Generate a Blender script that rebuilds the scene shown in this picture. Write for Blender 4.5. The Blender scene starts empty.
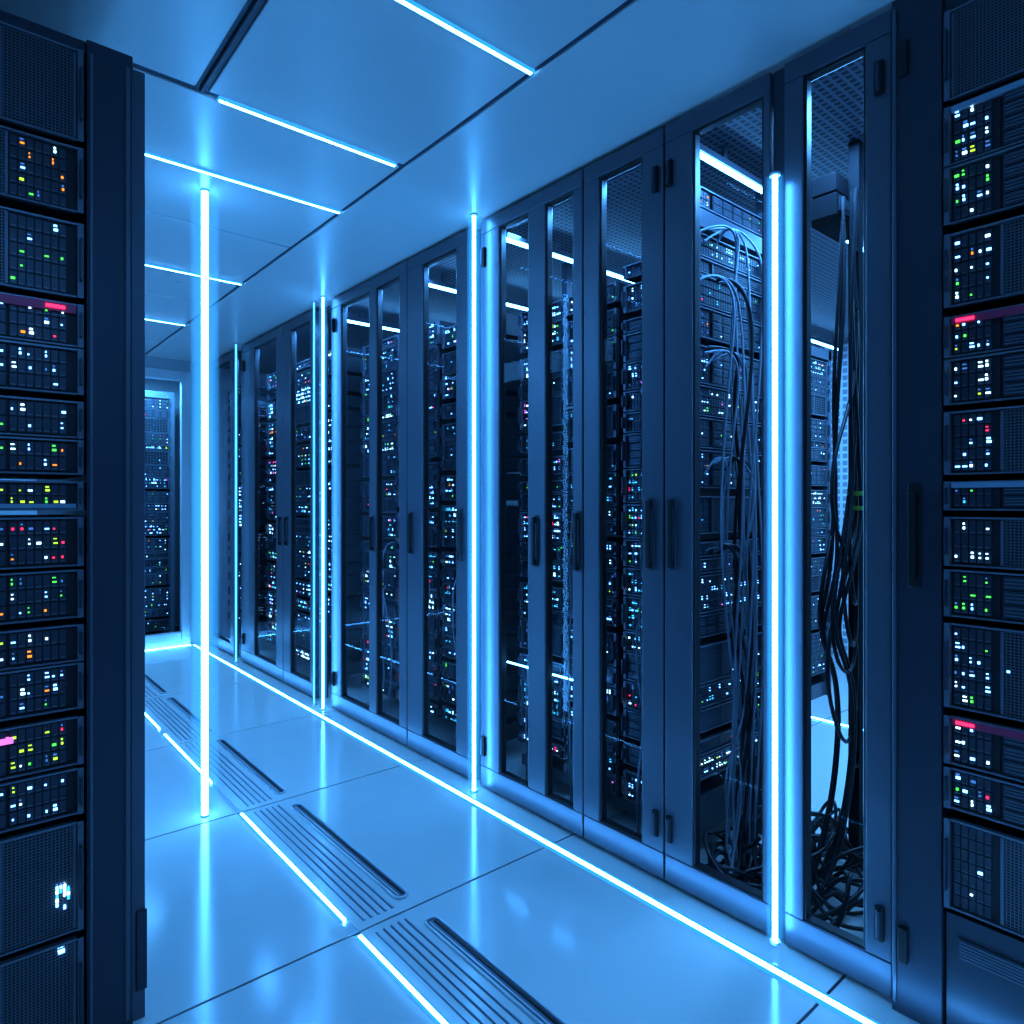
import bpy, math, random
from mathutils import Vector
R = random.Random(7)
sc = bpy.context.scene
D = 1.5; H = 1.04; CZ = 2.08; F = 671.0
A = math.radians(40.4); SA, CA = math.sin(A), math.cos(A)
def py_(px, x=D):            # y position on a plane x=const for a measured bearing
    u = (px-512)/F
    return x*(CA-SA*u)/(SA+CA*u)

# ---------------------------------------------------------------- materials
def newmat(name):
    m = bpy.data.materials.new(name); m.use_nodes = True
    return m, m.node_tree.nodes, m.node_tree.links
def pbr(name, col, rough=.4, metal=0., spec=.5, noise=0., nscale=30, bump=0., cvar=0.):
    m, n, l = newmat(name); b = n['Principled BSDF']
    b.inputs['Base Color'].default_value = (*col, 1)
    b.inputs['Roughness'].default_value = rough
    b.inputs['Metallic'].default_value = metal
    b.inputs['Specular IOR Level'].default_value = spec
    tc = n.new('ShaderNodeTexCoord'); t = n.new('ShaderNodeTexNoise')
    t.inputs['Scale'].default_value = nscale; t.inputs['Detail'].default_value = 4
    l.new(tc.outputs['Object'], t.inputs['Vector'])
    mr = n.new('ShaderNodeMapRange')
    mr.inputs['To Min'].default_value = max(0, rough-noise); mr.inputs['To Max'].default_value = min(1, rough+noise)
    l.new(t.outputs['Fac'], mr.inputs['Value']); l.new(mr.outputs[0], b.inputs['Roughness'])
    if cvar:
        mc = n.new('ShaderNodeMix'); mc.data_type = 'RGBA'
        mc.inputs[6].default_value = (*[c*(1-cvar) for c in col], 1); mc.inputs[7].default_value = (*[min(1, c*(1+cvar)) for c in col], 1)
        l.new(t.outputs['Fac'], mc.inputs[0]); l.new(mc.outputs[2], b.inputs['Base Color'])
    if bump:
        bp = n.new('ShaderNodeBump'); bp.inputs['Strength'].default_value = bump; bp.inputs['Distance'].default_value = .002
        l.new(t.outputs['Fac'], bp.inputs['Height']); l.new(bp.outputs[0], b.inputs['Normal'])
    return m
def emis(name, col, s, sample=True):
    m, n, l = newmat(name); n.remove(n['Principled BSDF'])
    e = n.new('ShaderNodeEmission'); e.inputs[0].default_value = (*col, 1); e.inputs[1].default_value = s
    l.new(e.outputs[0], n['Material Output'].inputs[0])
    if not sample: m.cycles.emission_sampling = 'NONE'
    return m
M = {}
M['frame'] = pbr('frame_blue_steel', (.115, .13, .165), .33, .4, noise=.06)
M['framedark'] = pbr('frame_dark', (.045, .055, .08), .40, .35, noise=.06)
M['chassis'] = pbr('chassis', (.02, .025, .035), .45, .3, noise=.05)
M['bezel'] = pbr('bezel', (.21, .24, .29), .32, .45, noise=.05)
M['bay'] = pbr('drive_bay', (.055, .065, .088), .33, .35, noise=.05)
M['slat'] = pbr('grille', (.16, .18, .22), .36, .45, noise=.05)
M['black'] = pbr('black_plastic', (.008, .009, .013), .4, noise=.05)
M['matte'] = pbr('matte_black', (.006, .007, .010), .7, 0, .15, noise=.05)
M['cable'] = pbr('cable_black', (.010, .012, .018), .4, noise=.05)
M['cablegrey'] = pbr('cable_grey', (.30, .34, .40), .4, noise=.05)
M['label'] = pbr('label_bar', (.28, .38, .48), .35, .2, noise=.05)
M['labelred'] = pbr('label_red', (.5, .05, .12), .35, .2, noise=.05)
M['clip'] = pbr('cable_clip', (.35, .6, .08), .4, noise=.05)
M['floor'] = pbr('floor_tile', (.74, .71, .69), .14, 0, .6, noise=.03, nscale=9, bump=.02, cvar=.03)
M['seam'] = pbr('seam', (.03, .045, .08), .5, noise=.05)
M['track'] = pbr('track_metal', (.62, .63, .66), .3, .3, noise=.06)
M['groove'] = pbr('track_groove', (.14, .17, .22), .4, noise=.05)
M['ceil'] = pbr('ceiling_panel', (.62, .60, .60), .30, 0, .5, noise=.05, nscale=8, cvar=.03)
M['wall'] = pbr('wall_paint', (.45, .48, .52), .5, noise=.05)
C1 = (.09, .43, 1.0)
M['tube'] = emis('led_tube', C1, 48)
M['tubedim'] = emis('led_tube_dim', C1, 5)
M['strip'] = emis('led_strip', C1, 34)
M['bar'] = emis('led_bar', (.12, .46, 1), 30)
M['haloedge'] = emis('led_halo_edge', (.045, .40, 1.0), 1.15, False)  # weak blue emission painting a halo beside the LED cores
M['L_blue'] = emis('l_blue', (.14, .42, 1), 6, False)
M['L_white'] = emis('l_white', (.4, .75, 1), 5, False)
M['L_cyan'] = emis('l_cyan', (.05, .5, .9), 1.9, False)
M['L_green'] = emis('l_green', (.10, .9, .12), 1.6, False)
M['L_lime'] = emis('l_lime', (.55, 1, .08), 1.4, False)
M['L_red'] = emis('l_red', (1, .03, .12), 2.8, False)
M['L_amber'] = emis('l_amber', (1, .32, .04), 1.7, False)
M['L_mag'] = emis('l_mag', (.8, .2, .9), 1.5, False)
M['L_dim'] = emis('l_dim', (.05, .2, .6), 1.2, False)
m, n, l = newmat('led_halo'); n.remove(n['Principled BSDF'])  # painted bloom around the tubes, emission fading out at the rim
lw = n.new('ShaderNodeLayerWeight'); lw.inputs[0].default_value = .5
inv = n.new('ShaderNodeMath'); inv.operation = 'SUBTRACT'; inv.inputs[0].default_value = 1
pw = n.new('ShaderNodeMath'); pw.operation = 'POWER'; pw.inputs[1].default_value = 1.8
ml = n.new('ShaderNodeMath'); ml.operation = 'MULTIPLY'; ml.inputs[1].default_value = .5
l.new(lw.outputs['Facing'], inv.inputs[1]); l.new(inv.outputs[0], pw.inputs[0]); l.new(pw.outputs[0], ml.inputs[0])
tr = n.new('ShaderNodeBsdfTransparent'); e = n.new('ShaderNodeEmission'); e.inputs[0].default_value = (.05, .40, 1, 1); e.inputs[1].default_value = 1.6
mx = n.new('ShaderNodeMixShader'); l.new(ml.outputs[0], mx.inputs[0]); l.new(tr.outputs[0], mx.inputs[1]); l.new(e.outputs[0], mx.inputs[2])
l.new(mx.outputs[0], n['Material Output'].inputs[0]); m.cycles.emission_sampling = 'NONE'; M['halo'] = m
m, n, l = newmat('door_glass'); n.remove(n['Principled BSDF'])
lw = n.new('ShaderNodeLayerWeight'); lw.inputs[0].default_value = .5
pw = n.new('ShaderNodeMath'); pw.operation = 'POWER'; pw.inputs[1].default_value = 3
ml = n.new('ShaderNodeMath'); ml.operation = 'MULTIPLY_ADD'; ml.inputs[1].default_value = .3; ml.inputs[2].default_value = .004
l.new(lw.outputs['Facing'], pw.inputs[0]); l.new(pw.outputs[0], ml.inputs[0])
tr = n.new('ShaderNodeBsdfTransparent'); tr.inputs[0].default_value = (.86, .93, .99, 1)
g = n.new('ShaderNodeBsdfGlossy'); g.inputs['Roughness'].default_value = .03; g.inputs[0].default_value = (.8, .9, 1, 1)
mx = n.new('ShaderNodeMixShader'); l.new(ml.outputs[0], mx.inputs[0]); l.new(tr.outputs[0], mx.inputs[1]); l.new(g.outputs[0], mx.inputs[2])
l.new(mx.outputs[0], n['Material Output'].inputs[0]); M['glass'] = m
def perf(name, base, hole, scale):
    m, n, l = newmat(name); b = n['Principled BSDF']
    tc = n.new('ShaderNodeTexCoord')
    v = n.new('ShaderNodeVectorMath'); v.operation = 'SCALE'; v.inputs['Scale'].default_value = scale
    fr = n.new('ShaderNodeVectorMath'); fr.operation = 'FRACTION'
    sb = n.new('ShaderNodeVectorMath'); sb.operation = 'SUBTRACT'; sb.inputs[1].default_value = (.5, .5, .5)
    sp = n.new('ShaderNodeSeparateXYZ')
    l.new(tc.outputs['Object'], v.inputs[0]); l.new(v.outputs[0], fr.inputs[0]); l.new(fr.outputs[0], sb.inputs[0]); l.new(sb.outputs[0], sp.inputs[0])
    def absn(o):
        a = n.new('ShaderNodeMath'); a.operation = 'ABSOLUTE'; l.new(o, a.inputs[0]); return a.outputs[0]
    ax, ay = absn(sp.outputs[0]), absn(sp.outputs[1])
    az = absn(sp.outputs[2])
    q = n.new('ShaderNodeMath'); q.operation = 'MAXIMUM'
    ge = n.new('ShaderNodeNewGeometry'); sn = n.new('ShaderNodeSeparateXYZ'); l.new(ge.outputs['Normal'], sn.inputs[0])
    nz = absn(sn.outputs[2]); mz = n.new('ShaderNodeMix'); mz.data_type = 'FLOAT'
    l.new(nz, mz.inputs[0]); l.new(az, mz.inputs[2]); l.new(ax, mz.inputs[3])
    l.new(mz.outputs[0], q.inputs[0]); l.new(ay, q.inputs[1])
    lt = n.new('ShaderNodeMath'); lt.operation = 'LESS_THAN'; lt.inputs[1].default_value = .32; l.new(q.outputs[0], lt.inputs[0])
    mc = n.new('ShaderNodeMix'); mc.data_type = 'RGBA'; mc.inputs[6].default_value = (*base, 1); mc.inputs[7].default_value = (*hole, 1)
    l.new(lt.outputs[0], mc.inputs[0]); l.new(mc.outputs[2], b.inputs['Base Color']); b.inputs['Roughness'].default_value = .4
    return m
M['perf'] = perf('perforated_tray', (.14, .16, .20), (.01, .012, .02), 45)
M['perfwall'] = perf('perforated_wall', (.85, .88, .9), (.35, .4, .5), 22)

# ---------------------------------------------------------------- builders
class MB:
    def __init__(s, xf=None): s.v = []; s.f = []; s.m = []; s.names = []; s.xf = xf or (lambda a, b, c: (a, b, c))
    def mi(s, k):
        if k not in s.names: s.names.append(k)
        return s.names.index(k)
    def box(s, a0, a1, b0, b1, c0, c1, k):
        i = len(s.v); x = s.xf
        s.v += [x(a0, b0, c0), x(a1, b0, c0), x(a1, b1, c0), x(a0, b1, c0), x(a0, b0, c1), x(a1, b0, c1), x(a1, b1, c1), x(a0, b1, c1)]
        s.f += [(i, i+3, i+2, i+1), (i+4, i+5, i+6, i+7), (i, i+1, i+5, i+4), (i+1, i+2, i+6, i+5), (i+2, i+3, i+7, i+6), (i+3, i, i+4, i+7)]
        s.m += [s.mi(k)]*6
    def quad(s, pts, k):
        i = len(s.v); s.v += [s.xf(*p) for p in pts]; s.f.append((i, i+1, i+2, i+3)); s.m.append(s.mi(k))
    def cyl(s, p, r, c0, c1, k, nseg=20):
        i = len(s.v)
        for c in (c0, c1):
            for j in range(nseg):
                a = 2*math.pi*j/nseg; s.v.append(s.xf(p[0]+r*math.cos(a), p[1]+r*math.sin(a), c))
        for j in range(nseg):
            q = (j+1) % nseg; s.f.append((i+j, i+q, i+nseg+q, i+nseg+j)); s.m.append(s.mi(k))
        s.f.append(tuple(i+j for j in reversed(range(nseg)))); s.m.append(s.mi(k))
        s.f.append(tuple(i+nseg+j for j in range(nseg))); s.m.append(s.mi(k))
    def obj(s, name, parent=None, bevel=0):
        me = bpy.data.meshes.new(name); me.from_pydata(s.v, [], s.f)
        for k in s.names: me.materials.append(M[k])
        me.polygons.foreach_set('material_index', s.m); me.update()
        o = bpy.data.objects.new(name, me); sc.collection.objects.link(o)
        if parent: o.parent = parent
        if bevel:
            b = o.modifiers.new('bevel', 'BEVEL'); b.width = bevel; b.segments = 2; b.limit_method = 'ANGLE'
        return o
def empty(name):
    o = bpy.data.objects.new(name, None); sc.collection.objects.link(o); return o
def face_negY(x0, y0): return lambda u, d, z: (x0+u, y0+d, z)
def face_negX(x0, y0): return lambda u, d, z: (x0+d, y0-u, z)

PAL = ['L_blue']*9+['L_white']*7+['L_cyan']*5+['L_dim']*6+['L_green']*3+['L_lime']*2+['L_red']*2+['L_amber']+['L_mag']
def unit(mb, u0, u1, z0, z1, rng, style='drives', side='L', dens=.5, pal=PAL, ls=1., depth=.35, coarse=False, lz=.075, base=None):
    g = .0015; z0 += g; z1 -= g
    mb.box(u0, u1, 0, depth, z0, z1, 'chassis')
    lip = .0035
    mb.box(u0, u1, -.012, 0, z1-lip, z1, 'bezel'); mb.box(u0, u1, -.012, 0, z0, z0+lip, 'slat')
    for a, b in ((u0, u0+.010), (u1-.010, u1)):
        mb.box(a, b, -.015, 0, z0, z1, 'slat')
        c = (z0+z1)/2; hh = (z1-z0)*.28
        mb.box(a+.003, b-.003, -.028, -.015, c-hh, c+hh, 'bay')
    a0, a1 = u0+.014, u1-.014; W = a1-a0; q0, q1 = z0+.006, z1-.006; h = q1-q0
    lz = min(lz, W*.42)
    if side == 'L': la, lb, ga, gb = a0, a0+lz, a0+lz+.004, a1
    elif side == 'R': la, lb, ga, gb = a1-lz, a1, a0, a1-lz-.004
    else: la, lb, ga, gb = a0, a1, a0, a0
    if dens == 0: la, lb, ga, gb = a0, a0, a0, a1
    nr = max(1, round(h/.024)); rh = h/nr
    if gb-ga > .01:
        if style == 'drives':
            bw = .05; nb = max(1, int((gb-ga)/bw)); bw = (gb-ga)/nb
            for r in range(nr):
                for b in range(nb):
                    x0 = ga+b*bw; y0 = q0+r*rh
                    mb.box(x0+.001, x0+bw-.001, -.008, 0, y0+.001, y0+rh-.001, 'bay')
                    for f in (.25, .5, .75):
                        mb.box(x0+.004, x0+bw-.014, -.010, -.008, y0+rh*f-.0012, y0+rh*f+.0012, 'slat')
                    if rng.random() < dens*.9:
                        k = rng.choice(pal)
                        mb.box(x0+bw-.009, x0+bw-.009+.0035*ls, -.0095, -.008, y0+rh*.4, y0+rh*.4+.0028*ls, k)
        else:
            st = .0055 if not coarse else .011; th = .0009 if not coarse else .0011
            k = int(h/st)
            for j in range(k+1):
                y0 = q0+j*h/k; mb.box(ga, gb, -.008, -.006, y0-th, y0+th, 'slat')
            k = max(1, int((gb-ga)/(.006 if not coarse else .02)))
            for j in range(k+1):
                x0 = ga+j*(gb-ga)/k; mb.box(x0-th*.7, x0+th*.7, -.0082, -.0055, q0, q1, 'slat')
            k = max(1, int((gb-ga)/.11))
            for j in range(k+1):
                x0 = ga+j*(gb-ga)/k; mb.box(x0-.0025, x0+.0025, -.0095, -.0055, q0, q1, 'slat')
            if rng.random() < .6 and dens > 0:
                for r in range(rng.randint(1, 3)):
                    x0 = rng.uniform(ga, gb-.01); y0 = rng.uniform(q0, q1-.006)
                    mb.box(x0, x0+.0035*ls, -.0095, -.007, y0, y0+.0028*ls, rng.choice(pal))
    if lb-la > .01:
        mb.box(la, lb, -.003, 0, q0, q1, 'chassis')
        lx = .0125; nx = max(1, int((lb-la)/lx))
        base = base or rng.choice(['L_blue', 'L_blue', 'L_white', 'L_cyan', rng.choice(pal)])
        for r in range(nr):
            y0 = q0+r*rh
            blk = rng.randint(0, nx)
            for c in range(nx):
                x0 = la+c*lx+.001
                mb.box(x0, x0+lx-.002, -.006, -.003, y0+.001, y0+rh-.001, 'bay')
                mb.box(x0+.001, x0+lx-.003, -.0075, -.006, y0+rh*.12, y0+rh*.2, 'slat')
                p = dens*1.15 if (c % 4) != 3 and c != blk else dens*.25
                if rng.random() < p:
                    k = base if rng.random() < .5 else rng.choice(pal)
                    w = rng.choice([.0022, .003, .0055])*ls; hh = rng.choice([.0022, .0035])*ls
                    jx = rng.uniform(0, .003)
                    mb.box(x0+.001+jx, x0+.001+jx+w, -.0085, -.006, y0+rh*.38, y0+rh*.38+hh, k)
                    if rng.random() < .5:
                        k2 = k if rng.random() < .6 else 'L_dim'
                        mb.box(x0+.001+jx, x0+.001+jx+w*.8, -.0085, -.006, y0+rh*.70, y0+rh*.70+hh*.7, k2)
def rackfill(mb, u0, u1, z0, z1, rng, dens=.5, ls=1., pal=PAL, depth=.35, coarse=False):
    z = z1
    while z > z0+.05:
        h = rng.choice([.045, .066, .089, .089, .11]); h = min(h, z-z0)
        st = rng.choice(['drives', 'drives', 'grille'])
        unit(mb, u0, u1, z-h, z, rng, st, rng.choice('LRLA'), dens*rng.choice([.5, 1, 1.25]), pal, ls, depth, coarse)
        z -= h+rng.choice([.002, .002, .02])

# ---------------------------------------------------------------- room shell
XL, YB, YF, XR = -.95, -2.2, 5.3, 4.4
fl = MB()
fl.box(XL, XR, YB, YF+.9, -.06, -.004, 'seam')
ys = [-2.2, -1.01, -.18, .65, 1.48, 2.31, 3.14, 3.97, 4.8, 5.3]; gp = .0032
for a, b in zip(ys[:-1], ys[1:]):
    fl.box(XL, .754, a+gp, b-gp, -.004, 0, 'floor')
    fl.box(.774, 1.56, a+gp, b-gp, -.004, 0, 'floor')
    fl.box(1.56, XR, a+gp, b-gp, -.004, 0, 'floor')
    fl.box(.754, .774, a+gp, b-gp, -.004, -.002, 'track')
fl.obj('floor', bevel=.0012)
ce = MB()
ce.box(XL, XR, YB, YF+.9, CZ+.006, CZ+.08, 'seam')
cy = [-2.2, -1.2, -.6, 0, .6, 1.2, 1.8, 2.22, 2.67, 3.25, 3.7, 4.21, 4.75, 5.3]; g2 = .005
for a, b in zip(cy[:-1], cy[1:]):
    gg = .011 if abs(b-1.8) < .01 else g2; ga_ = .011 if abs(a-1.8) < .01 else g2
    if b < 1.9:
        ce.box(.516, 1.083, a+ga_, b-gg, CZ, CZ+.02, 'ceil')
        ce.box(XL, .484, a+ga_, b-gg, CZ, CZ+.02, 'ceil')
        ce.box(.496, .504, a, b, CZ-.004, CZ+.02, 'framedark')
    else: ce.box(XL, 1.083, a+ga_, b-gg, CZ, CZ+.02, 'ceil')
ce.box(1.098, 1.56, YB, YF, CZ, CZ+.02, 'ceil')
ce.obj('ceiling', bevel=.003)
c2 = MB(); c2.box(1.56, XR, .5, YF, CZ-.02, CZ+.005, 'perf'); c2.obj('perforated_ceiling_tray')
w = MB(); w.box(XL-.1, XL, YB, YF, 0, CZ, 'wall'); w.obj('wall_left')
w = MB(); w.box(XL, XR, YB-.1, YB, 0, CZ, 'wall'); w.obj('wall_back')
w = MB(); w.box(XR, XR+.1, YB, YF+.9, 0, CZ, 'perfwall'); w.obj('wall_right')
w = MB()
w.box(XL, .62, YF, YF+.08, 0, CZ, 'wall'); w.box(1.395, XR, YF, YF+.08, 0, CZ, 'wall'); w.box(.62, 1.395, YF, YF+.08, 2.0, CZ, 'wall')
w.obj('wall_far')
w = MB(); w.box(XL, XR, YF+.9, YF+1, 0, CZ, 'wall'); w.obj('wall_far_room')

dp = empty('door_1')
w = MB()
w.box(.62, .66, YF-.02, YF+.03, 0, 2.0, 'track'); w.box(1.335, 1.395, YF-.02, YF+.03, 0, 2.0, 'track')
w.box(.66, 1.335, YF-.02, YF+.03, 1.93, 2.0, 'track'); w.box(.66, 1.335, YF-.02, YF+.03, 0, .1, 'track')
w.obj('frame', dp, .004)
w = MB(); w.quad([(.66, YF+.01, .1), (1.335, YF+.01, .1), (1.335, YF+.01, 1.93), (.66, YF+.01, 1.93)], 'glass'); w.obj('glass', dp)
w = MB(); w.box(.70, .72, YF-.06, YF-.045, .9, 1.2, 'black'); w.box(.703, .717, YF-.045, YF-.02, .92, .94, 'black'); w.box(.703, .717, YF-.045, YF-.02, 1.16, 1.18, 'black'); w.obj('handle', dp, .002)
fr = MB(face_negY(.74, YF+.42))
fr.box(-.03, 0, -.02, .4, 0, 1.85, 'bezel'); fr.box(.62, .65, -.02, .4, 0, 1.85, 'bezel'); fr.box(-.03, .65, -.02, .4, 1.85, 1.9, 'bezel')
rackfill(fr, 0, .31, .05, 1.85, R, .5, 2.0, coarse=True); rackfill(fr, .31, .62, .05, 1.85, R, .5, 2.0, coarse=True)
fr.obj('server_rack')

# ---------------------------------------------------------------- LED bars
for y in (1.2, 1.8, 2.22, 3.25, 4.21, .0, -1.2):
    p = empty('ceiling_led_bar')
    x0, x1 = (.545, 1.06) if abs(y-1.8) < .01 else (.52, 1.082)
    if y > 1.9: x0 = .1
    b = MB(); b.box(x0, x1, y-.004, y+.004, CZ-.008, CZ-.002, 'bar'); b.obj('diffuser', p)
    b = MB(); b.box(x0-.004, x1+.004, y-.009, y-.004, CZ-.006, CZ+.001, 'haloedge'); b.box(x0-.004, x1+.004, y+.004, y+.009, CZ-.006, CZ+.001, 'haloedge'); b.obj('housing', p)  # glowing side bands added as the bar's painted halo
for y, xe in ((1.07, 2.95), (1.87, 4.3), (2.48, 4.3), (3.25, 4.3)):
    p = empty('ceiling_led_bar')
    b = MB(); b.box(1.56, xe, y-.005, y+.005, 1.992, 2.002, 'bar'); b.obj('diffuser', p)
    b = MB(); b.box(1.56, xe, y-.012, y+.012, 2.002, 2.02, 'frame')
    for xx in (1.7, (1.6+xe)/2, xe-.1): b.box(xx, xx+.02, y-.005, y+.005, 2.02, 2.06, 'frame')
    b.obj('housing', p)

def fstrip(boxes, w=.006):
    p = empty('floor_led_strip')
    b = MB(); e_ = MB()
    for (x0, x1, y0, y1) in boxes:
        b.box(x0, x1, y0, y1, -.002, .005, 'strip')
        if x1-x0 < y1-y0:
            e_.box(x0-w, x0, y0, y1, -.002, .002, 'haloedge'); e_.box(x1, x1+w, y0, y1, -.002, .002, 'haloedge')
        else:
            e_.box(x0, x1, y0-w, y0, -.002, .002, 'haloedge'); e_.box(x0, x1, y1, y1+w, -.002, .002, 'haloedge')
    b.obj('core', p); e_.obj('diffuser', p)  # outer bands only imitate the glow around the strip
fstrip([(1.402, 1.415, -.2, YF-.06)], .012)
fstrip([(XL+.1, 1.39, YF-.055, YF-.04)], .01)
fstrip([(.760, .768, a, c) for a, c in ((2.62, 3.3), (1.54, 2.29), (.72, 1.46), (-.1, .62), (3.4, 4.2), (4.3, 5.1))], .005)
fstrip([(3.2, 3.215, .6, 4.8)], .006)
ch = empty('floor_channel')
b = MB()
for a, c in zip(ys[1:-1], ys[2:]):
    for x in (.800, .820, .840, .860, .880):
        b.box(x, x+.003, a+.03, c-.03, 0, .0010, 'groove'); b.box(x+.003, x+.007, a+.03, c-.03, 0, .003, 'track')
b.obj('ridges', ch)
def capsule(cx, y0, y1, r, nseg=10):
    pts = [(cx+r*math.cos(math.pi*j/nseg), y1-r+r*math.sin(math.pi*j/nseg)) for j in range(nseg+1)]
    pts += [(cx-r*math.cos(math.pi*j/nseg), y0+r-r*math.sin(math.pi*j/nseg)) for j in range(nseg+1)]
    return pts
cu = bpy.data.curves.new('slot_rims', 'CURVE'); cu.dimensions = '3D'; cu.bevel_depth = .0035; cu.bevel_resolution = 2; cu.materials.append(M['track'])
sv = MB()
for a, c in zip(ys[1:-1], ys[2:]):
    pts = capsule(.928, a+.05, c-.07, .018)
    s = cu.splines.new('POLY'); s.points.add(len(pts)-1); s.use_cyclic_u = True
    for i, q in enumerate(pts): s.points[i].co = (q[0], q[1], .003, 1)
    i = len(sv.v); sv.v += [(q[0], q[1], .0015) for q in pts]; sv.f.append(tuple(range(i, i+len(pts)))); sv.m.append(sv.mi('groove'))
    sv.box(.932, .938, a+.065, c-.085, .0015, .004, 'black'); sv.box(.919, .923, a+.065, c-.085, .0015, .004, 'track')
o = bpy.data.objects.new('slot_rims', cu); sc.collection.objects.link(o); o.parent = ch
sv.obj('slot_recess', ch)

# ---------------------------------------------------------------- vertical tubes
def vtube(x, y, z0, z1, rc=.0075, rs=.019, k='tube'):
    p = empty('led_tube_light')
    b = MB(); b.cyl((x, y), rc, z0, z1, k, 8); b.obj('core', p)
    b = MB(); b.cyl((x, y), rs, z0+.004, z1-.004, 'halo', 32); o = b.obj('halo', p)  # see-through glowing shell added as the tube's halo
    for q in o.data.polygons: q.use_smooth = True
    b = MB(); b.cyl((x, y), .012, z0, z0+.006, 'track'); b.cyl((x, y), .012, z1-.006, z1, 'track')
    b.obj('end_caps', p)
vtube(.668, 2.36, .0, CZ, .011, .046)
vtube(1.464, py_(474, 1.464), .0, CZ, .006, .026)
vtube(1.466, py_(775, 1.466), .025, 1.80, .006, .019)
vtube(1.466, py_(323, 1.466), .0, CZ, .005, .02)
vtube(1.466, py_(314, 1.466), .0, CZ, .002, .009, 'tubedim')
vtube(1.466, py_(236, 1.466), .0, CZ, .003, .012, 'tubedim')

# ---------------------------------------------------------------- cabinets
ZB, ZT, PB, PT = .012, 2.066, .085, 2.017
def door(parent, pl, pr, panes, handles=(), hinges=(), tag=''):
    yl, yr = py_(pl)-.0025, py_(pr)+.0025
    b = MB(face_negX(D, 0))
    def bx(ya, yb, z0, z1, d0=0, d1=.035, k='frame'): b.box(-ya, -yb, d0, d1, z0, z1, k)
    bx(yl, yr, PT, ZT); bx(yl, yr, ZB, PB)
    cur = yl
    g = MB()
    for (a, c) in panes:
        ya, yb = py_(a), py_(c)
        bx(cur, ya, PB, PT); cur = yb
        g.quad([(D+.012, ya, PB), (D+.012, yb, PB), (D+.012, yb, PT), (D+.012, ya, PT)], 'glass')
        t = .006
        bx(ya, ya-t, PB, PT, .004, .03, 'black'); bx(yb+t, yb, PB, PT, .004, .03, 'black')
        bx(ya, yb, PT-t, PT, .004, .03, 'black'); bx(ya, yb, PB, PB+t, .004, .03, 'black')
    bx(cur, yr, PB, PT)
    b.obj('door_frame'+tag, parent, .003)
    g.obj('door_glass'+tag, parent)
    hb = MB(face_negX(D, 0))
    for (px, p0, p1) in handles:
        y = py_(px); u = (px-512)/F; t = D/(SA+CA*u); z1 = H+t*(503-p0)/F; z0 = H+t*(503-p1)/F
        wd = .010
        hb.box(-y-wd, -y+wd, -.003, 0, z0-.006, z1+.006, 'framedark')
        hb.box(-y-wd*.6, -y+wd*.6, -.018, -.010, z0, z1, 'black')
        hb.box(-y-wd*.5, -y+wd*.5, -.010, -.003, z0, z0+.02, 'black'); hb.box(-y-wd*.5, -y+wd*.5, -.010, -.003, z1-.02, z1, 'black')
    for px in hinges:
        y = py_(px)
        for zc in (.16, 1.93):
            hb.box(-y-.009, -y+.009, -.010, 0, zc-.035, zc+.035, 'black')
            hb.cyl((-y, -.010), .005, zc-.03, zc+.03, 'framedark', 12)
    if hb.v: hb.obj('door_hardware'+tag, parent, .0015)
def posts(parent, ylist, depth=.5):
    b = MB()
    for y in ylist:
        b.box(D+.04, D+.075, y-.012, y+.012, 0, CZ-.03, 'framedark')
        b.box(D+depth, D+depth+.03, y-.015, y+.015, 0, CZ-.03, 'framedark')
    y0, y1 = min(ylist), max(ylist)
    b.box(D+.036, D+.07, y0, y1, 0, .06, 'framedark'); b.box(D+.036, D+.07, y0, y1, 2.03, 2.058, 'framedark')
    b.obj('cabinet_posts', parent)

cabA = empty('server_cabinet')
door(cabA, 480, 583, [(499, 528), (545, 573)], [(536, 517, 565), (578, 513, 570)], [484], '_1')
door(cabA, 583, 664, [(599, 642)], [(651, 500, 568)], [656], '_2')
posts(cabA, [py_(482), py_(583), py_(664)])
RX = 1.68
rk = MB(face_negX(RX, py_(482)-.02)); w1 = py_(482)-py_(583)-.03; w2 = py_(583)-py_(664)-.03
rackfill(rk, 0, w1/2, .09, 1.76, R, .62, 1.45); rackfill(rk, w1/2+.01, w1, .09, 1.76, R, .62, 1.45)
rackfill(rk, w1+.03, w1+w2, .09, 1.80, R, .66, 1.45)
rk.box(-.005, w1+w2, .0, .35, .05, .088, 'framedark')
rk.obj('servers', cabA)
st = MB(face_negX(1.62, py_(482))); st.box(.0, w1-.05, -.003, .002, .442, .446, 'strip'); st.obj('added_light_line', cabA)  # glowing line added at the rack front, standing in for one deeper inside

cabB = empty('server_cabinet')
door(cabB, 664, 771, [(692, 763)], [(673, 500, 568)], [670], '_1')
door(cabB, 783, 893, [(803, 865)], [], [880], '_2')
b = MB(face_negX(D, 0)); b.box(-py_(771), -py_(783), .01, .04, ZB, ZT, 'framedark'); b.obj('centre_post', cabB, .002)
rk = MB(face_negY(1.57, 1.10))
rackfill(rk, .02, .39, .22, 1.80, R, .4, .95, depth=.03)
rk.box(0, .02, -.02, .04, .0, 1.95, 'frame'); rk.box(.39, .41, -.02, .04, .0, 1.95, 'frame')
rk.box(0, .41, -.02, .04, 1.81, 1.86, 'frame')
unit(rk, .02, .39, 1.87, 1.93, R, 'drives', 'L', .3, depth=.03)
rk.box(.02, .39, .0, .03, .10, .215, 'chassis')
for j in range(14): rk.box(.03, .38, -.004, 0, .105+j*.008, .108+j*.008, 'slat')
rk.obj('servers', cabB)

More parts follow.
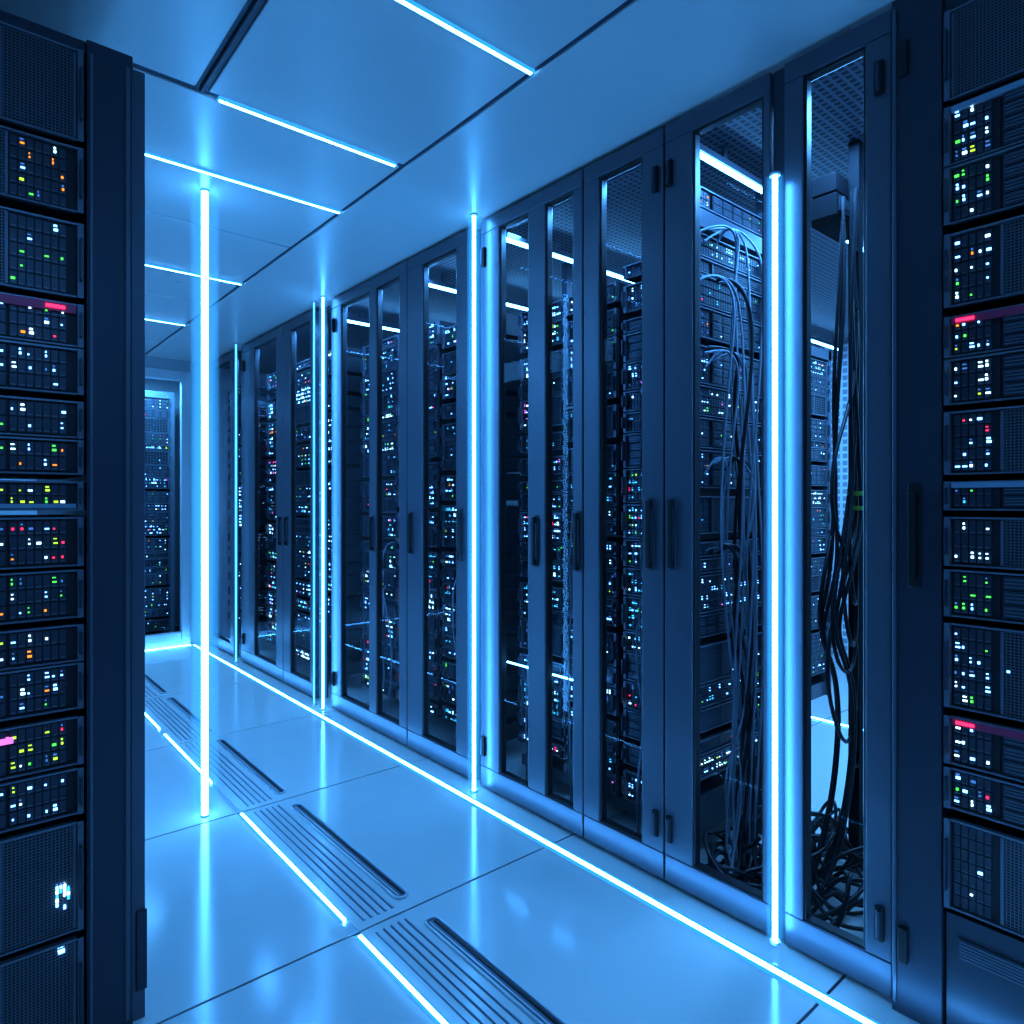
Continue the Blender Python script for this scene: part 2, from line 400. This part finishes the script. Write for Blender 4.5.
cabC = empty('server_cabinet')
door(cabC, 331, 407, [(341, 369), (376, 399)], [(373, 517, 550)], [334], '_1')
door(cabC, 407, 471, [(422, 456)], [(412, 513, 553), (462, 510, 560)], [], '_2')
posts(cabC, [py_(331), py_(407), py_(469)])
rk = MB(face_negX(RX, py_(331)-.02)); w1 = py_(331)-py_(407)-.03; w2 = py_(407)-py_(469)-.03
for i in range(2): rackfill(rk, i*w1/2, (i+1)*w1/2-.01, .09, 1.85, R, .6, 1.7, coarse=True)
rackfill(rk, w1+.03, w1+w2, .09, 1.80, R, .65, 1.7, coarse=True)
rk.obj('servers', cabC)

cabD = empty('server_cabinet')
door(cabD, 241, 283, [(254, 276)], [(281, 517, 545)], [244], '_1')
door(cabD, 283, 314, [(290, 310)], [(287, 517, 545)], [], '_2')
posts(cabD, [py_(241), py_(283), py_(314)])
rk = MB(face_negX(RX, py_(241)-.02)); w1 = py_(241)-py_(314)-.03
for i in range(3): rackfill(rk, i*w1/3, (i+1)*w1/3-.01, .09, 1.9, R, .6, 2.2, coarse=True)
rk.obj('servers', cabD)
cabE = empty('server_cabinet')
door(cabE, 205.5, 234, [(212, 230)], [], [], '_1')
rk = MB(face_negX(RX, YF-.05)); w1 = YF-.05-py_(234)-.03
rackfill(rk, 0, w1, .09, 1.9, R, .6, 2.2, coarse=True); rk.obj('servers', cabE)

rk = MB(face_negY(2.85, 1.67)); rackfill(rk, .03, .42, .08, 1.8, R, .5, 1.4, coarse=True); rackfill(rk, .43, .8, .08, 1.8, R, .5, 1.4, coarse=True)
rk.box(0, .03, -.02, .4, 0, 1.86, 'frame'); rk.box(.8, .83, -.02, .4, 0, 1.86, 'frame'); rk.box(0, .83, -.02, .4, 1.81, 1.86, 'frame'); rk.box(0, .83, 0, .4, 0, .075, 'frame')
rk.obj('server_rack')

# ---------------------------------------------------------------- right rack
rr = empty('server_rack')
b = MB(face_negX(D, 0))
ya, yb = py_(894), py_(944)
b.box(-ya, -yb, -.012, .5, 0, 2.07, 'framedark')
b.box(-ya+.002, -ya+.010, -.016, -.012, .02, 2.05, 'frame')
b.box(.16, .21, -.012, .5, 0, 2.07, 'framedark'); b.box(-yb, .16, .0, .5, 2.0, 2.07, 'framedark'); b.box(-yb, .16, .0, .5, 0, .02, 'framedark')
b.obj('frame', rr, .003)
b = MB(face_negX(D-.012, 0)); y = py_(917)
b.box(-y-.012, -y+.012, -.004, 0, .87, 1.08, 'black'); b.box(-y-.007, -y+.007, -.020, -.012, .89, 1.06, 'black')
b.box(-y-.005, -y+.005, -.012, -.004, .89, .92, 'black'); b.box(-y-.005, -y+.005, -.012, -.004, 1.03, 1.06, 'black')
y = py_(906)
for zc in (.145, 1.94): b.box(-y-.009, -y+.009, -.010, 0, zc-.035, zc+.035, 'black')
b.obj('hardware', rr, .002)
b = MB(face_negX(D, yb-.004)); W = yb-.004+.155
def zr(py): return H+.001956*(503-py)
spec = [(0, 105, 'grille', 0, None, None), (110, 170, 'drives', .8, 'lab', 'L_blue'), (170, 228, 'drives', .75, None, 'L_green'), (236, 310, 'grille', .75, None, 'L_white'), (318, 360, 'drives', .8, 'red', 'L_blue'), (360, 407, 'drives', .85, None, 'L_white'),
        (412, 476, 'grille', .75, None, 'L_blue'), (481, 511, 'drives', .7, 'lab', 'L_cyan'), (516, 566, 'grille', .7, None, 'L_white'), (568, 616, 'drives', .75, None, 'L_green'), (621, 706, 'grille', .7, None, 'L_blue'), (713, 762, 'drives', .7, 'red', 'L_white'), (764, 806, 'drives', .8, None, 'L_blue'),
        (815, 905, 'grille', .2, None, 'L_blue')]
pR = ['L_white']*6+['L_blue']*9+['L_green']*3+['L_lime']+['L_amber']+['L_red']+['L_dim']*5
for a, c, stl, dn, sp, bs in spec:
    z1, z0 = zr(a), zr(c)
    if a == 0: z1 = 1.995
    unit(b, 0, W, z0, z1, R, stl, 'L', dn*.8, pR, 1.35, base=bs)
    if sp == 'lab': b.box(.012, W-.01, -.014, -.0, z1-.014, z1-.004, 'label')
    if sp == 'red':
        b.box(.012, W-.01, -.013, 0, z1-.018, z1-.004, 'labelred'); b.box(.02, .05, -.015, -.013, z1-.014, z1-.008, 'L_red')
b.box(0, W, 0, .35, .02, zr(912), 'bay'); b.box(.02, W-.03, -.004, 0, .16, .2, 'bay')
for j in range(6): b.box(.024, W-.034, -.006, -.004, .163+j*.006, .166+j*.006, 'slat')
b.obj('servers', rr, 0)
w = MB(); w.box(D+.06, XR, .46, .49, 0, CZ-.005, 'wall'); w.obj('wall_partition')
w = MB(); w.box(D, D+.06, YB, -.22, 0, CZ, 'wall'); w.obj('wall_right_near')

# ---------------------------------------------------------------- left rack
lr = empty('server_rack')
Y1 = 1.52; ex = .2117
b = MB(face_negY(0, Y1))
b.box(ex, .290, -.02, .85, .0, 1.925, 'framedark'); b.box(.2895, .315, -.004, .85, .0, 1.91, 'frame')
b.box(-.43, -.39, -.02, .85, 0, 1.925, 'framedark'); b.box(-.39, ex, -.01, .85, 1.90, 1.925, 'framedark'); b.box(-.39, ex, -.0, .85, 0, .03, 'framedark')
b.box(ex+.004, ex+.010, -.023, -.02, .02, 1.9, 'frame'); b.box(.276, .284, -.023, -.02, .02, 1.9, 'frame')
b.box(.298, .3175, -.010, -.004, .06, .22, 'framedark')
b.obj('frame', lr, .003)
b = MB(face_negY(-.385, Y1)); W = .385+ex-.004
def zl(py): return H+.001926*(503-py)
spec = [(54, 56+90, 'grille', 0, None, None), (151, 217, 'grille', .5, None, 'L_amber'), (226, 301, 'grille', .45, None, 'L_green'), (306, 350, 'drives', .7, 'red', 'L_white'), (350, 397, 'drives', .7, None, 'L_blue'), (402, 440, 'drives', .45, None, 'L_blue'), (440, 476, 'drives', .5, None, 'L_amber'),
        (481, 511, 'drives', .9, 'lab', 'L_lime'), (516, 566, 'drives', .7, None, 'L_red'), (568, 617, 'drives', .8, None, 'L_green'), (622, 660, 'drives', .65, None, 'L_white'), (660, 707, 'drives', .45, None, 'L_blue'), (713, 762, 'drives', .75, 'mag', 'L_lime'), (764, 811, 'drives', .6, None, 'L_blue'),
        (817, 926, 'grille', 0, 'disp', None), (932, 1045, 'grille', 0, 'dot', None)]
pL = ['L_white']*5+['L_blue']*8+['L_green']*4+['L_lime']*3+['L_red']*1+['L_amber']*3+['L_dim']*4
for a, c, stl, dn, sp, bs in spec:
    z1, z0 = zl(a), zl(c)
    unit(b, 0, W, z0, z1, R, stl, 'R', dn*.75, pL, 1.2, lz=.10, base=bs)
    if sp == 'lab': b.box(.3, W-.012, -.013, 0, z0+.006, z0+.014, 'label')
    if sp == 'red': b.box(.3, W-.012, -.013, 0, z1-.020, z1-.004, 'labelred'); b.box(W-.06, W-.03, -.015, -.013, z1-.015, z1-.009, 'L_red')
    if sp == 'mag': b.box(W-.13, W-.108, -.012, 0, z1-.03, z1-.020, 'L_mag')
    if sp == 'disp':
        for i in range(6):
            for j in range(4):
                if R.random() < .7: b.box(W-.044+j*.006, W-.040+j*.006, -.012, -.0, z0+.05+i*.008, z0+.055+i*.008, R.choice(['L_white', 'L_cyan', 'L_blue']))
    if sp == 'dot': b.box(W-.04, W-.03, -.012, 0, z1-.02, z1-.014, 'L_blue')
b.box(0, W, .0, .35, .03, zl(1047), 'bay'); b.box(0, W, 0, .35, zl(52), 1.898, 'slat')
b.obj('servers', lr)

# ---------------------------------------------------------------- cables
def cables(name, lst, mat, r):
    c = bpy.data.curves.new(name, 'CURVE'); c.dimensions = '3D'; c.bevel_depth = r; c.bevel_resolution = 2; c.resolution_u = 6; c.materials.append(M[mat])
    for pts in lst:
        s = c.splines.new('NURBS'); s.points.add(len(pts)-1); s.order_u = 4; s.use_endpoint_u = True
        for i, p in enumerate(pts): s.points[i].co = (*p, 1)
    o = bpy.data.objects.new(name, c); sc.collection.objects.link(o); return o
def wav(x, y, z0, z1, n, amp, rng):
    ph = rng.uniform(0, 6.3); k = rng.uniform(.5, .9)
    return [(x+amp*math.sin(ph+k*i)+rng.uniform(-.006, .006), y+amp*.6*math.cos(ph+k*i), z0+(z1-z0)*i/n) for i in range(n+1)]
def tangle(x, y, rx, ry, n, rmin, rmax, zmax, rng):
    out = []
    for i in range(n):
        cx, cy = x+rng.uniform(-rx, rx), y+rng.uniform(-ry, ry); r = rng.uniform(rmin, rmax); ph = rng.uniform(0, 6); st = rng.uniform(.5, .8); P = []
        for j in range(12):
            a = ph+j*st; q = rng.uniform(.85, 1.2)
            P.append((max(1.56, cx+r*math.cos(a)*q), cy+r*.8*math.sin(a)*q, .006+abs(math.sin(j*.6+ph))*zmax*rng.random()))
        out.append(P)
    return out
L = []
for i in range(20):
    x = 1.76+R.uniform(-.08, .04); zt = R.choice([1.85, 1.7, 1.5, 1.2, .95]); y = 1.03+R.uniform(-.03, .02)
    head = [(x-.10+R.uniform(-.05, .05), 1.082, zt-.05+R.uniform(-.03, .03)), (x-.07, 1.05, zt-.02), (x-.02, 1.03, zt-.04)]
    L.append(head+wav(x, y, zt-.12, .16, 8, R.uniform(.012, .045), R)+[(x-.05, y-.02, .03), (x-.12+R.uniform(-.07, .07), .96, .01)])
cables('cable_bundle', L[:14], 'cablegrey', .0034)
L2 = L[14:]
for i in range(6):
    x = 1.90+R.uniform(-.07, .04); y = .80+R.uniform(-.03, .03)
    L2.append(wav(x, y, 1.88, R.uniform(.95, 1.1), 6, R.uniform(.01, .03), R)+[(x-.12+R.uniform(-.08, .06), y-.03, .85), (x-.14, y, .7), (x-.02, y, .60), (x+.01, y, .4), (x-.08, y, .12), (x-.22, y, .02), (x-.3, y+.1, .01)])
for i in range(5):
    z = .8+.11*i; dx = R.uniform(.10, .24)
    L2.append([(1.94, .8, z+.3), (1.92, .79, z+.1), (1.94-dx, .78, z-.05), (1.94-dx*1.1, .77, z-.3), (1.90, .78, z-R.uniform(.35, .5)), (1.94, .8, z-.15)])
L2 += tangle(1.82, .87, .18, .12, 22, .06, .18, .20, R)+tangle(1.68, .98, .08, .06, 11, .05, .12, .10, R)
cables('cable_bundle', L2, 'cable', .005)
L = []
for yc, n_ in ((py_(560), 9), (py_(513), 6), (py_(625), 9), (py_(390), 7), (py_(438), 7), (py_(355), 5)):
    for i in range(n_):
        y = yc+R.uniform(-.07, .07); z = R.uniform(.6, 1.8)
        L.append([(RX-.012, y+R.uniform(-.10, .10), z+.02), (1.64, y+R.uniform(-.05, .05), z+.03)]+wav(1.63, y, z-.04, .15, 7, R.uniform(.01, .035), R)+[(1.62, y, .03)])
cables('cable_bundle', L, 'cablegrey', .0034)
b = MB(); cm = empty('cable_manager')
b.box(1.955, 1.985, .80, .83, 0, CZ-.02, 'matte')
for z in [.3+.16*i for i in range(11)]: b.box(1.93, 1.957, .80, .815, z, z+.012, 'matte')
b.obj('post', cm, .002)
b = MB(); b.box(1.86, 2.08, .82, .91, 1.83, 1.89, 'matte'); b.box(1.88, 2.08, .83, .90, 1.905, 1.955, 'matte'); b.box(1.87, 2.07, .815, .82, 1.84, 1.88, 'chassis')
for j in range(8): b.box(1.88+j*.02, 1.894+j*.02, .812, .815, 1.852, 1.866, 'black')
b.obj('switch_box', cm, .003)
b = MB()
for z in (1.02, 1.06): b.cyl((1.905, .79), .02, z, z+.012, 'clip', 16)
b.obj('cable_clips', cm)

# ---------------------------------------------------------------- added fill lights
def area(name, loc, sx, sy, pw, col=(.10, .42, 1), rot=(0, 0, 0)):
    l = bpy.data.lights.new(name, 'AREA'); l.shape = 'RECTANGLE'; l.size = sx; l.size_y = sy; l.energy = pw; l.color = col
    o = bpy.data.objects.new(name, l); o.location = loc; o.rotation_euler = rot; sc.collection.objects.link(o)
area('fill_light', (.1, -1.0, CZ-.01), .9, .8, 19)  # unseen fill behind the camera, added to brighten the near racks
area('fill_light', (-.4, 3.6, CZ-.01), .5, 2.0, 30)  # unseen fill beyond the left rack, added to brighten the far end
area('fill_light', (3.1, 1.1, CZ-.03), 1.6, .8, 65, (.14, .5, 1))  # added fill brightening the rear aisle and its back wall
area('fill_light', (1.78, .76, CZ-.03), .25, .3, 15, (.12, .45, 1))  # added fill for the servers, cables and floor behind the doors
area('fill_light', (1.0, YF+.2, CZ-.03), .5, .15, 34, (.12, .5, 1))  # added fill for the rack behind the far door
area('cabinet_fill_light', (1.595, (py_(482)+py_(664))/2, 2.02), .06, .75, 9)  # added fills between glass and servers, to brighten the cabinet interiors
area('cabinet_fill_light', (1.595, (py_(331)+py_(469))/2, 2.02), .06, 1.1, 10)
area('cabinet_fill_light', (1.595, (py_(236)+py_(314))/2, 2.02), .06, 1.2, 10)

wd = bpy.data.worlds.new('World'); sc.world = wd; wd.use_nodes = True
wd.node_tree.nodes['Background'].inputs[0].default_value = (.02, .06, .15, 1)
cd = bpy.data.cameras.new('camera'); cam = bpy.data.objects.new('camera', cd); sc.collection.objects.link(cam)
cam.location = (0, 0, H); cam.rotation_euler = (math.pi/2, 0, -A)
cd.sensor_width = 36; cd.lens = F/1024*36; cd.shift_y = -9/1024; cd.clip_start = .02
sc.camera = cam
sc.view_settings.view_transform = 'Standard'; sc.view_settings.look = 'None'
sc.view_settings.gamma = .88; sc.view_settings.exposure = .16
